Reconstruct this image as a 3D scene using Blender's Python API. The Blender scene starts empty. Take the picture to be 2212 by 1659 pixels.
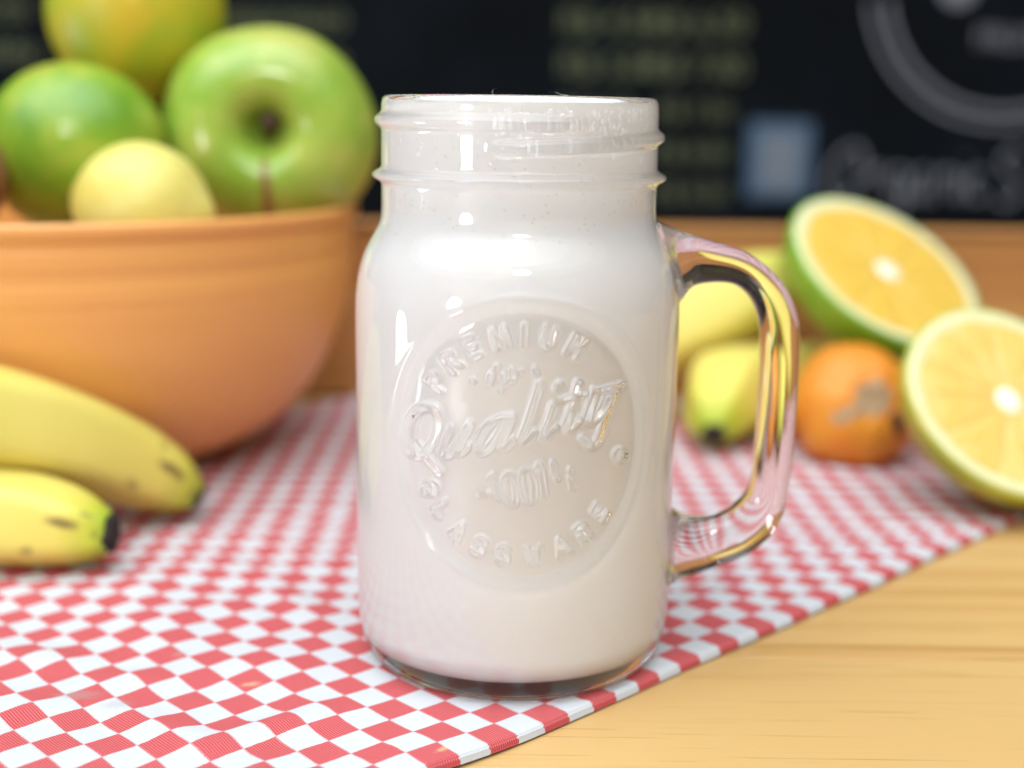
import bpy, bmesh, math, random
import numpy as np
from mathutils import Vector, Matrix, noise

R = math.radians
sc = bpy.context.scene
C = sc.collection

# ------------------------------------------------------------------ camera
cam = bpy.data.objects.new('camera', bpy.data.cameras.new('camera')); C.objects.link(cam)
cam.location = (0.0, -0.311, 0.132)
cam.rotation_euler = (Matrix.Rotation(R(90 - 11.7), 3, 'X') @ Matrix.Rotation(R(0.8), 3, 'Z')).to_euler()
cd = cam.data
cd.sensor_width = 36.0; cd.lens = 2800 / 2212 * 36
cd.clip_start = 0.02; cd.clip_end = 50
cd.dof.use_dof = True; cd.dof.focus_distance = 0.281; cd.dof.aperture_fstop = 5.4
cd.dof.aperture_blades = 0
sc.camera = cam

# ------------------------------------------------------------------ room light
w = bpy.data.worlds.new('World'); sc.world = w; w.use_nodes = True
w.node_tree.nodes['Background'].inputs['Color'].default_value = (0.97, 0.98, 1.0, 1)
w.node_tree.nodes['Background'].inputs['Strength'].default_value = 0.10

def area(name, loc, target, sx, sy, power, col, shape='RECTANGLE'):
    l = bpy.data.lights.new(name, 'AREA'); l.shape = shape; l.size = sx; l.size_y = sy
    l.energy = power; l.color = col
    o = bpy.data.objects.new(name, l); C.objects.link(o); o.location = loc
    d = Vector(target) - Vector(loc)
    o.rotation_euler = d.to_track_quat('-Z', 'Y').to_euler()
    return o
area('window_light', (-1.25, -0.10, -0.26), (0, -0.05, -0.20), 0.26, 0.58, 3.6, (0.95, 0.97, 1.0), 'ELLIPSE')
area('front_window_light', (-0.90, -0.98, 0.17), (0, 0, 0.12), 0.26, 0.24, 3.4, (0.98, 0.98, 1.0), 'ELLIPSE')
area('room_lamp', (0.06, -1.25, 0.95), (0, 0, 0.08), 0.30, 0.15, 6.0, (1.0, 0.98, 0.95), 'ELLIPSE')
# one big soft ceiling glow built from nested panels, so that its reflection fades out towards the edge
for k, (cx, cyy, z, sx, sy, pw) in enumerate([(-0.70, -1.10, 1.96, 6.4, 4.6, 34), (-0.60, -0.90, 1.94, 5.0, 3.6, 32), (-0.52, -0.72, 1.92, 3.6, 2.6, 27), (-0.45, -0.58, 1.90, 2.3, 1.7, 17)]):
    area('ceiling_light', (cx, cyy, z), (cx, cyy + 0.001, 0), sx, sy, pw, (0.875, 0.945, 1.0), 'ELLIPSE')

sc.view_settings.view_transform = 'Standard'; sc.view_settings.look = 'None'
sc.view_settings.exposure = 0.2; sc.view_settings.gamma = 1.0
sc.render.engine = 'CYCLES'
cy = sc.cycles
cy.max_bounces = 18; cy.diffuse_bounces = 5; cy.glossy_bounces = 8; cy.transmission_bounces = 14
cy.caustics_refractive = True; cy.caustics_reflective = True
cy.sample_clamp_indirect = 40.0; cy.blur_glossy = 0.3
cy.use_denoising = True

# ------------------------------------------------------------------ helpers
def tag(o, label=None, cat=None, group=None, kind=None):
    if label: o['label'] = label
    if cat: o['category'] = cat
    if group: o['group'] = group
    if kind: o['kind'] = kind
    return o

def empty(name, loc=(0, 0, 0), rot=None):
    o = bpy.data.objects.new(name, None); C.objects.link(o); o.location = loc
    o.empty_display_size = 0.01
    if rot is not None: o.rotation_euler = rot
    return o

def mesh(name, verts, faces, mat=None, parent=None, smooth=True, uvs=None):
    me = bpy.data.meshes.new(name)
    me.from_pydata([tuple(v) for v in verts], [], faces)
    if uvs is not None:
        ul = me.uv_layers.new(name='UVMap')
        li = np.empty(len(me.loops), dtype=np.int32); me.loops.foreach_get('vertex_index', li)
        ul.data.foreach_set('uv', np.asarray(uvs, dtype=np.float32)[li].ravel())
    me.polygons.foreach_set('use_smooth', [smooth] * len(me.polygons))
    me.update()
    o = bpy.data.objects.new(name, me); C.objects.link(o)
    if mat: me.materials.append(mat)
    if parent: o.parent = parent
    return o

def grid_faces(nr, ncol, wrap=True, flip=False, off=0):
    f = []
    for i in range(nr - 1):
        for j in range(ncol if wrap else ncol - 1):
            a = i * ncol + j; b = i * ncol + (j + 1) % ncol
            q = (a + off, b + off, b + ncol + off, a + ncol + off)
            f.append(q[::-1] if flip else q)
    return f

def bm_obj(name, bm, mat=None, parent=None, smooth=True):
    me = bpy.data.meshes.new(name); bm.to_mesh(me); bm.free()
    me.polygons.foreach_set('use_smooth', [smooth] * len(me.polygons))
    o = bpy.data.objects.new(name, me); C.objects.link(o)
    if mat: me.materials.append(mat)
    if parent: o.parent = parent
    return o

def box(name, x0, x1, y0, y1, z0, z1, mat, parent=None, bevel=0.0):
    bm = bmesh.new(); bmesh.ops.create_cube(bm, size=1)
    for v in bm.verts:
        v.co = Vector((x0 if v.co.x < 0 else x1, y0 if v.co.y < 0 else y1, z0 if v.co.z < 0 else z1))
    if bevel: bmesh.ops.bevel(bm, geom=bm.edges[:], offset=bevel, segments=2, affect='EDGES', profile=0.5)
    return bm_obj(name, bm, mat, parent, smooth=False)

def crom(pts, n):
    """Catmull-Rom through pts (any dimension), n samples."""
    P = np.array(pts, float); P = np.vstack([2 * P[0] - P[1], P, 2 * P[-1] - P[-2]])
    out = []
    for t in np.linspace(0, len(pts) - 1 - 1e-9, n):
        i = int(t); u = t - i; a, b, c, d = P[i:i + 4]
        out.append(0.5 * ((2 * b) + (c - a) * u + (2 * a - 5 * b + 4 * c - d) * u * u + (3 * b - a - 3 * c + d) * u ** 3))
    return np.array(out)

def lathe(name, prof, nseg, mat=None, parent=None, deform=None, close=True, uv=False):
    """prof: list of (r, z); first/last r==0 become pole fans."""
    th = np.linspace(0, 2 * math.pi, nseg, endpoint=False)
    V = []; F = []
    n = len(prof)
    for r, z in prof:
        for t in th: V.append((max(r, 1e-6) * math.cos(t), max(r, 1e-6) * math.sin(t), z))
    F = grid_faces(n, nseg)
    if close:
        F.append(tuple(range(nseg))[::-1]); F.append(tuple(range((n - 1) * nseg, n * nseg)))
    if deform: V = [deform(Vector(v)) for v in V]
    return mesh(name, V, F, mat, parent)

# ------------------------------------------------------------------ material helpers
def new_mat(name, rough=0.5, col=(.5, .5, .5), spec=0.5):
    m = bpy.data.materials.new(name); m.use_nodes = True
    p = m.node_tree.nodes['Principled BSDF']
    p.inputs['Base Color'].default_value = (*col, 1); p.inputs['Roughness'].default_value = rough
    p.inputs['Specular IOR Level'].default_value = spec
    return m, m.node_tree.nodes, m.node_tree.links, p

def node(N, typ, **kw):
    n = N.new(typ)
    for k, v in kw.items():
        if k.startswith('i_'):
            key = k[2:]; key = int(key) if key.isdigit() else key
            n.inputs[key].default_value = v
        else: setattr(n, k, v)
    return n

def ramp(N, stops, interp='LINEAR'):
    r = N.new('ShaderNodeValToRGB'); cr = r.color_ramp; cr.interpolation = interp
    while len(cr.elements) < len(stops): cr.elements.new(0.5)
    for e, (p, c) in zip(cr.elements, stops):
        e.position = p; e.color = (*c, 1) if len(c) == 3 else c
    return r

def math_n(N, L, op, a, b=None, clamp=False):
    n = N.new('ShaderNodeMath'); n.operation = op; n.use_clamp = clamp
    for i, x in enumerate((a, b)):
        if x is None: continue
        if isinstance(x, (int, float)): n.inputs[i].default_value = x
        else: L.new(x, n.inputs[i])
    return n.outputs[0]

def mix_c(N, L, fac, a, b, mode='MIX'):
    n = N.new('ShaderNodeMix'); n.data_type = 'RGBA'; n.blend_type = mode
    for idx, x in ((0, fac), (6, a), (7, b)):
        if isinstance(x, (int, float)): n.inputs[idx].default_value = x
        elif isinstance(x, tuple): n.inputs[idx].default_value = (*x, 1)
        else: L.new(x, n.inputs[idx])
    return n.outputs[2]

def obj_coords(N): return N.new('ShaderNodeTexCoord').outputs['Object']

def noise_n(N, L, vec, scale, detail=3.0, rough=0.5, dist=0.0):
    n = N.new('ShaderNodeTexNoise'); n.inputs['Scale'].default_value = scale
    n.inputs['Detail'].default_value = detail; n.inputs['Roughness'].default_value = rough
    n.inputs['Distortion'].default_value = dist
    L.new(vec, n.inputs['Vector']); return n.outputs['Fac']

def bump(N, L, p, h, strength, dist):
    b = N.new('ShaderNodeBump'); b.inputs['Strength'].default_value = strength; b.inputs['Distance'].default_value = dist
    L.new(h, b.inputs['Height']); L.new(b.outputs['Normal'], p.inputs['Normal'])

# ---- wood
def wood_mat(name, light, mid, dark, rough=0.42, tone=0.10, gscale=1.0):
    m, N, L, p = new_mat(name, rough)
    oc = obj_coords(N)
    info = N.new('ShaderNodeObjectInfo')
    off = N.new('ShaderNodeCombineXYZ')
    for i in range(3): L.new(math_n(N, L, 'MULTIPLY', info.outputs['Random'], 7.3 + 3 * i), off.inputs[i])
    add = N.new('ShaderNodeVectorMath'); add.operation = 'ADD'; L.new(oc, add.inputs[0]); L.new(off.outputs[0], add.inputs[1])
    mp = node(N, 'ShaderNodeMapping'); mp.inputs['Scale'].default_value = (0.55 * gscale, 16 * gscale, 16 * gscale)
    L.new(add.outputs[0], mp.inputs['Vector'])
    broad = noise_n(N, L, mp.outputs[0], 3.0, 3, 0.5, 0.3)
    mp2 = node(N, 'ShaderNodeMapping'); mp2.inputs['Scale'].default_value = (4 * gscale, 430 * gscale, 430 * gscale)
    L.new(add.outputs[0], mp2.inputs['Vector'])
    fine = noise_n(N, L, mp2.outputs[0], 1.6, 4, 0.6)
    # growth rings: stripes along x with slow drift
    wv = N.new('ShaderNodeTexWave'); wv.wave_type = 'BANDS'; wv.bands_direction = 'Y'; wv.wave_profile = 'SAW'
    wv.inputs['Scale'].default_value = 20 * gscale; wv.inputs['Distortion'].default_value = 4.0
    wv.inputs['Detail'].default_value = 2.5; wv.inputs['Detail Scale'].default_value = 1.2
    mp3 = node(N, 'ShaderNodeMapping'); mp3.inputs['Scale'].default_value = (0.12, 1.0, 1.0)
    L.new(add.outputs[0], mp3.inputs['Vector']); L.new(mp3.outputs[0], wv.inputs['Vector'])
    a = math_n(N, L, 'MULTIPLY', wv.outputs['Fac'], 0.17)
    b = math_n(N, L, 'MULTIPLY', broad, 0.26)
    c = math_n(N, L, 'MULTIPLY', fine, 0.58)
    s = math_n(N, L, 'SUBTRACT', math_n(N, L, 'ADD', math_n(N, L, 'ADD', a, b), c), 0.06)
    s = math_n(N, L, 'ADD', s, math_n(N, L, 'MULTIPLY', math_n(N, L, 'SUBTRACT', info.outputs['Random'], 0.5), tone * 2))
    r = ramp(N, [(0.33, light), (0.46, mid), (0.62, dark)]); L.new(s, r.inputs[0])
    # short dark pores
    mp4 = node(N, 'ShaderNodeMapping'); mp4.inputs['Scale'].default_value = (26 * gscale, 1050 * gscale, 1050 * gscale)
    L.new(add.outputs[0], mp4.inputs['Vector'])
    pore = noise_n(N, L, mp4.outputs[0], 1.0, 1, 0.4)
    pr = ramp(N, [(0.665, (0, 0, 0)), (0.74, (1, 1, 1))]); L.new(pore, pr.inputs[0])
    mp5 = node(N, 'ShaderNodeMapping'); mp5.inputs['Scale'].default_value = (14 * gscale, 1300 * gscale, 1300 * gscale); L.new(add.outputs[0], mp5.inputs['Vector'])
    hair = noise_n(N, L, mp5.outputs[0], 1.0, 2, 0.6)
    r_out = mix_c(N, L, math_n(N, L, 'MULTIPLY', hair, 0.55), r.outputs[0], mid, 'OVERLAY')
    r_out = mix_c(N, L, 0.5, r.outputs[0], r_out)
    col = mix_c(N, L, math_n(N, L, 'MULTIPLY', pr.outputs[0], 0.36), r_out, tuple(x * 0.45 for x in dark))
    L.new(col, p.inputs['Base Color'])
    rr = math_n(N, L, 'ADD', rough - 0.06, math_n(N, L, 'MULTIPLY', fine, 0.14)); L.new(rr, p.inputs['Roughness'])
    bump(N, L, p, fine, 0.12, 0.0006)
    return m
M = {}
M['pine'] = wood_mat('pine_wood', (0.60, 0.395, 0.160), (0.525, 0.312, 0.108), (0.37, 0.185, 0.052), tone=0.2)
M['ledge'] = wood_mat('orange_brown_wood', (0.54, 0.28, 0.09), (0.48, 0.235, 0.072), (0.41, 0.18, 0.05), rough=0.5)

# ---- glass
def glass_mat():
    m, N, L, p = new_mat('clear_glass', 0.0, (0.997, 1.0, 0.997))
    p.inputs['Transmission Weight'].default_value = 1.0; p.inputs['IOR'].default_value = 1.5
    return m
M['glass'] = glass_mat()

# ---- milkshake
def milk_mat():
    m, N, L, p = new_mat('milkshake', 0.35)
    oc = obj_coords(N)
    n1 = noise_n(N, L, oc, 26, 2)
    c = mix_c(N, L, n1, (0.955, 0.945, 0.93), (0.97, 0.965, 0.955))
    v = N.new('ShaderNodeTexVoronoi'); v.inputs['Scale'].default_value = 120; L.new(oc, v.inputs['Vector'])
    sp = ramp(N, [(0.035, (1, 1, 1)), (0.065, (0, 0, 0))]); L.new(v.outputs['Distance'], sp.inputs[0])
    sel = math_n(N, L, 'GREATER_THAN', noise_n(N, L, oc, 45, 1), 0.60)
    f = math_n(N, L, 'MULTIPLY', math_n(N, L, 'MULTIPLY', sp.outputs[0], sel), 0.45)
    c = mix_c(N, L, f, c, (0.55, 0.42, 0.28))
    # little air pits just under the foam
    sep = N.new('ShaderNodeSeparateXYZ'); L.new(oc, sep.inputs[0])
    band = math_n(N, L, 'MULTIPLY', math_n(N, L, 'GREATER_THAN', sep.outputs[2], 0.104), math_n(N, L, 'LESS_THAN', sep.outputs[2], 0.127))
    v2 = N.new('ShaderNodeTexVoronoi'); v2.inputs['Scale'].default_value = 520; L.new(oc, v2.inputs['Vector'])
    sp2 = ramp(N, [(0.10, (1, 1, 1)), (0.22, (0, 0, 0))]); L.new(v2.outputs['Distance'], sp2.inputs[0])
    sel2 = math_n(N, L, 'GREATER_THAN', noise_n(N, L, oc, 60, 2), 0.47)
    f2 = math_n(N, L, 'MULTIPLY', math_n(N, L, 'MULTIPLY', math_n(N, L, 'MULTIPLY', sp2.outputs[0], sel2), band), 0.26)
    c = mix_c(N, L, f2, c, (0.66, 0.52, 0.36))
    fm = ramp(N, [(0.122, (0, 0, 0)), (0.129, (1, 1, 1))]); L.new(sep.outputs[2], fm.inputs[0])
    c = mix_c(N, L, math_n(N, L, 'MULTIPLY', fm.outputs[0], 0.5), c, (0.90, 0.875, 0.84))
    L.new(c, p.inputs['Base Color'])
    p.inputs['Subsurface Weight'].default_value = 0.25
    p.inputs['Subsurface Radius'].default_value = (1.0, 0.8, 0.6); p.inputs['Subsurface Scale'].default_value = 0.003
    return m
M['milk'] = milk_mat()
M['foam'] = new_mat('white_foam', 0.5, (0.97, 0.965, 0.96), spec=0.15)[0]
M['fibre'] = new_mat('pale_fibre', 0.6, (0.7, 0.7, 0.7))[0]

# ---- cloth
def cloth_mat():
    m, N, L, p = new_mat('checked_cotton', 0.85, spec=0.2)
    uv = N.new('ShaderNodeUVMap'); uv.uv_map = 'UVMap'        # uv in millimetres
    # threads
    def wave(direction, pitch):
        wv = N.new('ShaderNodeTexWave'); wv.bands_direction = direction; wv.wave_profile = 'SIN'
        wv.inputs['Scale'].default_value = 2 * math.pi / pitch / 20.0; wv.inputs['Distortion'].default_value = 0.6
        wv.inputs['Detail'].default_value = 1.0; wv.inputs['Detail Scale'].default_value = 0.6
        L.new(uv.outputs[0], wv.inputs['Vector']); return wv.outputs['Fac']
    tu = wave('X', 0.60); tv = wave('Y', 0.46)
    sep = N.new('ShaderNodeSeparateXYZ'); L.new(uv.outputs[0], sep.inputs[0])
    # woven edge of each check steps with the threads
    nz = noise_n(N, L, uv.outputs[0], 2.2, 1)
    jit = math_n(N, L, 'ADD', math_n(N, L, 'MULTIPLY', math_n(N, L, 'SUBTRACT', tv, 0.5), 0.42), math_n(N, L, 'MULTIPLY', math_n(N, L, 'SUBTRACT', nz, 0.5), 0.35))
    u = math_n(N, L, 'ADD', sep.outputs[0], jit)
    v = math_n(N, L, 'ADD', sep.outputs[1], math_n(N, L, 'MULTIPLY', math_n(N, L, 'SUBTRACT', nz, 0.5), 0.35))
    iu = math_n(N, L, 'FLOOR', math_n(N, L, 'DIVIDE', u, 7.9))
    iv = math_n(N, L, 'FLOOR', math_n(N, L, 'DIVIDE', v, 8.45))
    par = math_n(N, L, 'PINGPONG', math_n(N, L, 'ADD', iu, iv), 1.0)
    red = mix_c(N, L, math_n(N, L, 'MULTIPLY', tu, math_n(N, L, 'ADD', 0.34, math_n(N, L, 'MULTIPLY', tv, 0.60))), (0.49, 0.027, 0.033), (0.63, 0.26, 0.27))
    slub = noise_n(N, L, uv.outputs[0], 0.55, 3, 0.7)
    red = mix_c(N, L, math_n(N, L, 'MULTIPLY', slub, 0.18), red, (0.76, 0.18, 0.18))
    wht = mix_c(N, L, math_n(N, L, 'MULTIPLY', tu, 0.40), (0.615, 0.635, 0.66), (0.52, 0.535, 0.565))
    col = mix_c(N, L, par, wht, red)
    # stains: grey smudges and a faint yellow drip
    def blot(cx, cy, rx, ry, ang):
        mp = node(N, 'ShaderNodeMapping', vector_type='TEXTURE'); mp.inputs['Location'].default_value = (cx, cy, 0)
        mp.inputs['Rotation'].default_value = (0, 0, R(ang)); mp.inputs['Scale'].default_value = (rx, ry, 1)
        L.new(uv.outputs[0], mp.inputs['Vector'])
        ln = N.new('ShaderNodeVectorMath'); ln.operation = 'LENGTH'; L.new(mp.outputs[0], ln.inputs[0])
        rg = math_n(N, L, 'ADD', ln.outputs['Value'], math_n(N, L, 'MULTIPLY', math_n(N, L, 'SUBTRACT', noise_n(N, L, uv.outputs[0], 0.8, 4, 0.7), 0.5), 1.6))
        rp = ramp(N, [(0.25, (1, 1, 1)), (0.95, (0, 0, 0))]); L.new(rg, rp.inputs[0]); return rp.outputs[0]
    for (cx, cy, rx, ry, ang, amt, c) in STAINS:
        col = mix_c(N, L, math_n(N, L, 'MULTIPLY', blot(cx, cy, rx, ry, ang), amt), col, c)
    L.new(col, p.inputs['Base Color'])
    h = math_n(N, L, 'ADD', tu, tv); bump(N, L, p, h, 0.6, 0.00014)
    return m
# cloth frame: origin on the hem, A along the hem, B across
CO = np.array((0.0228, -0.032)); CA = np.array((math.cos(R(44.3)), math.sin(R(44.3)))); CB = np.array((-CA[1], CA[0]))
def cloth_uv(x, y):
    d = np.array((x, y)) - CO
    return (d @ CA) * 1000, (d @ CB) * 1000
UO = (20.0 + 7.9 * 61, 0.95)
def stain(x, y, rx, ry, ang, amt, c):
    a, b = cloth_uv(x, y); return (a + UO[0], b + UO[1], rx, ry, ang, amt, c)
STAINS = [stain(-.098, -.036, 7, 3.0, -40, 0.42, (0.30, 0.32, 0.30)), stain(-.088, -.040, 5, 3.2, -30, 0.34, (0.32, 0.33, 0.31)),
          stain(-.060, -.028, 3.2, 1.3, -35, 0.45, (0.72, 0.62, 0.36)), stain(-.012, -.060, 3, 1.2, 10, 0.5, (0.75, 0.62, 0.34)),
          stain(-.08, -.012, 4, 2, 0, 0.25, (0.45, 0.46, 0.45))]
M['cloth'] = cloth_mat()

# ---- fruit skins
def skin_mat(name, c1, c2, c3, scale, rough=0.32, pores=0.0, spec=0.5, sss=0.0, blotch=0.55, speck=None):
    m, N, L, p = new_mat(name, rough, spec=spec)
    oc = obj_coords(N)
    n1 = noise_n(N, L, oc, scale, 3, 0.55, 0.4)
    r = ramp(N, [(0.36, c1), (0.52, c2), (0.70, c3)]); L.new(n1, r.inputs[0])
    n2 = noise_n(N, L, oc, scale * 9, 3, 0.6)
    col = mix_c(N, L, math_n(N, L, 'MULTIPLY', n2, 0.22), r.outputs[0], tuple(x * blotch for x in c2))
    if speck:
        v = N.new('ShaderNodeTexVoronoi'); v.inputs['Scale'].default_value = 170; L.new(oc, v.inputs['Vector'])
        sp = ramp(N, [(0.10, (1, 1, 1)), (0.18, (0, 0, 0))]); L.new(v.outputs['Distance'], sp.inputs[0])
        col = mix_c(N, L, math_n(N, L, 'MULTIPLY', sp.outputs[0], 0.5), col, speck)
    L.new(col, p.inputs['Base Color'])
    if pores:
        v = N.new('ShaderNodeTexVoronoi'); v.inputs['Scale'].default_value = 520; L.new(oc, v.inputs['Vector'])
        bump(N, L, p, v.outputs['Distance'], pores, 0.0008)
    if sss:
        p.inputs['Subsurface Weight'].default_value = sss
        p.inputs['Subsurface Radius'].default_value = (1.0, 0.6, 0.2); p.inputs['Subsurface Scale'].default_value = 0.004
    return m
M['apple'] = skin_mat('green_apple_skin', (0.26, 0.43, 0.045), (0.36, 0.48, 0.07), (0.52, 0.52, 0.125), 34, 0.18, speck=(0.6, 0.7, 0.25))
M['orange_yg'] = skin_mat('yellow_green_orange_skin', (0.26, 0.40, 0.02), (0.44, 0.46, 0.025), (0.68, 0.47, 0.03), 28, 0.38, pores=0.25)
M['lime'] = skin_mat('green_orange_skin', (0.15, 0.33, 0.025), (0.25, 0.41, 0.03), (0.46, 0.47, 0.06), 38, 0.24, pores=0.2)
M['lemon'] = skin_mat('pale_lemon_skin', (0.76, 0.65, 0.145), (0.79, 0.69, 0.19), (0.75, 0.60, 0.11), 30, 0.40, pores=0.3, sss=0.1)
M['kiwi'] = skin_mat('brown_kiwi_skin', (0.22, 0.09, 0.03), (0.28, 0.12, 0.04), (0.34, 0.16, 0.06), 60, 0.8)
M['mandarin'] = skin_mat('mandarin_skin', (0.82, 0.34, 0.03), (0.80, 0.26, 0.02), (0.85, 0.40, 0.04), 26, 0.42, pores=0.6)
M['scar'] = skin_mat('grey_brown_scar', (0.40, 0.24, 0.12), (0.52, 0.38, 0.22), (0.30, 0.15, 0.07), 180, 0.8)
M['stem'] = skin_mat('brown_stem', (0.06, 0.03, 0.02), (0.10, 0.05, 0.03), (0.14, 0.08, 0.04), 200, 0.8)
M['rind_green'] = skin_mat('green_orange_rind', (0.12, 0.34, 0.02), (0.18, 0.42, 0.02), (0.30, 0.48, 0.04), 24, 0.36, pores=0.3)
M['rind_yellow'] = skin_mat('yellow_green_rind', (0.36, 0.44, 0.03), (0.46, 0.48, 0.04), (0.62, 0.52, 0.07), 24, 0.4, pores=0.3)
M['pith'] = skin_mat('pale_pith', (0.74, 0.70, 0.38), (0.78, 0.73, 0.42), (0.76, 0.68, 0.32), 60, 0.55, sss=0.2, blotch=0.9)
M['core'] = skin_mat('white_core', (0.88, 0.86, 0.66), (0.90, 0.88, 0.72), (0.86, 0.82, 0.55), 90, 0.6, sss=0.2, blotch=0.9)
def flesh_mat(name, c1, c2, c3):
    m, N, L, p = new_mat(name, 0.22)
    uv = N.new('ShaderNodeUVMap'); uv.uv_map = 'UVMap'
    mp = node(N, 'ShaderNodeMapping'); mp.inputs['Scale'].default_value = (26, 5, 1); L.new(uv.outputs[0], mp.inputs['Vector'])
    v = N.new('ShaderNodeTexVoronoi'); v.inputs['Scale'].default_value = 1.0; L.new(mp.outputs[0], v.inputs['Vector'])
    n = noise_n(N, L, mp.outputs[0], 0.9, 3)
    r = ramp(N, [(0.2, c1), (0.5, c2), (0.85, c3)]); L.new(math_n(N, L, 'ADD', math_n(N, L, 'MULTIPLY', v.outputs['Distance'], 0.6), math_n(N, L, 'MULTIPLY', n, 0.45)), r.inputs[0])
    L.new(r.outputs[0], p.inputs['Base Color'])
    bump(N, L, p, v.outputs['Distance'], 0.3, 0.0006)
    p.inputs['Subsurface Weight'].default_value = 0.25
    p.inputs['Subsurface Radius'].default_value = (1.0, 0.55, 0.15); p.inputs['Subsurface Scale'].default_value = 0.004
    return m
M['flesh'] = flesh_mat('orange_flesh', (0.74, 0.45, 0.055), (0.78, 0.49, 0.075), (0.82, 0.56, 0.13))
M['flesh_pale'] = flesh_mat('pale_orange_flesh', (0.70, 0.44, 0.07), (0.76, 0.51, 0.11), (0.84, 0.64, 0.24))

def banana_mat():
    m, N, L, p = new_mat('banana_peel', 0.42, spec=0.4)
    uv = N.new('ShaderNodeUVMap'); uv.uv_map = 'UVMap'       # u round, v along: 0 blossom tip .. 1 stem
    sep = N.new('ShaderNodeSeparateXYZ'); L.new(uv.outputs[0], sep.inputs[0])
    oc = obj_coords(N)
    n = noise_n(N, L, oc, 35, 3)
    vv = math_n(N, L, 'ADD', sep.outputs[1], math_n(N, L, 'MULTIPLY', math_n(N, L, 'SUBTRACT', n, 0.5), 0.10))
    r = ramp(N, [(0.0, (0.30, 0.46, 0.03)), (0.12, (0.50, 0.56, 0.05)), (0.27, (0.74, 0.63, 0.135)), (0.60, (0.76, 0.665, 0.17)), (0.86, (0.62, 0.63, 0.11)), (1.0, (0.42, 0.52, 0.05))])
    L.new(vv, r.inputs[0])
    mp = node(N, 'ShaderNodeMapping'); mp.inputs['Scale'].default_value = (30, 8, 1); L.new(uv.outputs[0], mp.inputs['Vector'])
    st = noise_n(N, L, mp.outputs[0], 1.0, 3, 0.6)
    col = mix_c(N, L, math_n(N, L, 'MULTIPLY', st, 0.25), r.outputs[0], (0.66, 0.46, 0.06))
    # bruises: brown streaks near the tip, along the ridges
    b1 = noise_n(N, L, oc, 95, 3, 0.6)
    br = ramp(N, [(0.60, (0, 0, 0)), (0.68, (1, 1, 1))]); L.new(b1, br.inputs[0])
    near = ramp(N, [(0.0, (1, 1, 1)), (0.34, (0.5, 0.5, 0.5)), (0.42, (0, 0, 0))]); L.new(sep.outputs[1], near.inputs[0])
    col = mix_c(N, L, math_n(N, L, 'MULTIPLY', math_n(N, L, 'MULTIPLY', br.outputs[0], near.outputs[0]), 0.75), col, (0.13, 0.07, 0.03))
    # dark scuffs with ragged edges on the side that lies outward
    for (cu, cv, ru, rv, amt) in ((0.43, 0.24, 0.030, 0.085, 0.85), (0.36, 0.13, 0.018, 0.055, 0.7), (0.55, 0.36, 0.02, 0.03, 0.5), (0.31, 0.52, 0.012, 0.05, 0.45), (0.46, 0.07, 0.03, 0.03, 0.5)):
        mb = node(N, 'ShaderNodeMapping', vector_type='TEXTURE'); mb.inputs['Location'].default_value = (cu, cv, 0); mb.inputs['Scale'].default_value = (ru, rv, 1)
        L.new(uv.outputs[0], mb.inputs['Vector'])
        ln = N.new('ShaderNodeVectorMath'); ln.operation = 'LENGTH'; L.new(mb.outputs[0], ln.inputs[0])
        rg = math_n(N, L, 'ADD', ln.outputs['Value'], math_n(N, L, 'MULTIPLY', math_n(N, L, 'SUBTRACT', noise_n(N, L, oc, 330, 3, 0.6), 0.5), 1.3))
        rp = ramp(N, [(0.45, (1, 1, 1)), (1.0, (0, 0, 0))]); L.new(rg, rp.inputs[0])
        col = mix_c(N, L, math_n(N, L, 'MULTIPLY', rp.outputs[0], amt), col, (0.16, 0.085, 0.035))
    L.new(col, p.inputs['Base Color'])
    bump(N, L, p, st, 0.1, 0.0008)
    p.inputs['Subsurface Weight'].default_value = 0.12
    p.inputs['Subsurface Radius'].default_value = (1.0, 0.7, 0.2); p.inputs['Subsurface Scale'].default_value = 0.004
    return m
M['banana'] = banana_mat()
M['tip'] = skin_mat('black_banana_tip', (0.012, 0.008, 0.008), (0.02, 0.012, 0.012), (0.035, 0.02, 0.015), 200, 0.85)

def bowl_mat():
    m, N, L, p = new_mat('orange_plastic', 0.36, (0.80, 0.33, 0.075))
    oc = obj_coords(N)
    n = noise_n(N, L, oc, 9, 2)
    L.new(mix_c(N, L, n, (0.79, 0.37, 0.10), (0.81, 0.40, 0.125)), p.inputs['Base Color'])
    f = noise_n(N, L, oc, 700, 2); bump(N, L, p, f, 0.05, 0.0004)
    p.inputs['Subsurface Weight'].default_value = 0.15
    p.inputs['Subsurface Radius'].default_value = (1.0, 0.5, 0.2); p.inputs['Subsurface Scale'].default_value = 0.004
    return m
M['bowl'] = bowl_mat()

def board_mat():
    m, N, L, p = new_mat('blackboard', 0.6, (0.010, 0.012, 0.015), spec=0.02)
    oc = obj_coords(N)
    mp = node(N, 'ShaderNodeMapping'); mp.inputs['Scale'].default_value = (3, 3, 3); L.new(oc, mp.inputs['Vector'])
    n = noise_n(N, L, mp.outputs[0], 2.0, 5, 0.6)
    r = ramp(N, [(0.3, (0.005, 0.0055, 0.0065)), (0.7, (0.009, 0.011, 0.014))]); L.new(n, r.inputs[0]); L.new(r.outputs[0], p.inputs['Base Color'])
    return m
M['board'] = board_mat()
def chalk_mat(name, c):
    m, N, L, p = new_mat(name, 0.9, c, spec=0.1)
    n = noise_n(N, L, obj_coords(N), 260, 3, 0.7)
    L.new(mix_c(N, L, n, tuple(x * 0.55 for x in c), tuple(min(1, x * 1.3) for x in c)), p.inputs['Base Color']); return m
M['chalk_y'] = chalk_mat('yellow_green_chalk', (0.165, 0.18, 0.095))
M['chalk_w'] = chalk_mat('white_chalk', (0.29, 0.29, 0.32))
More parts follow.
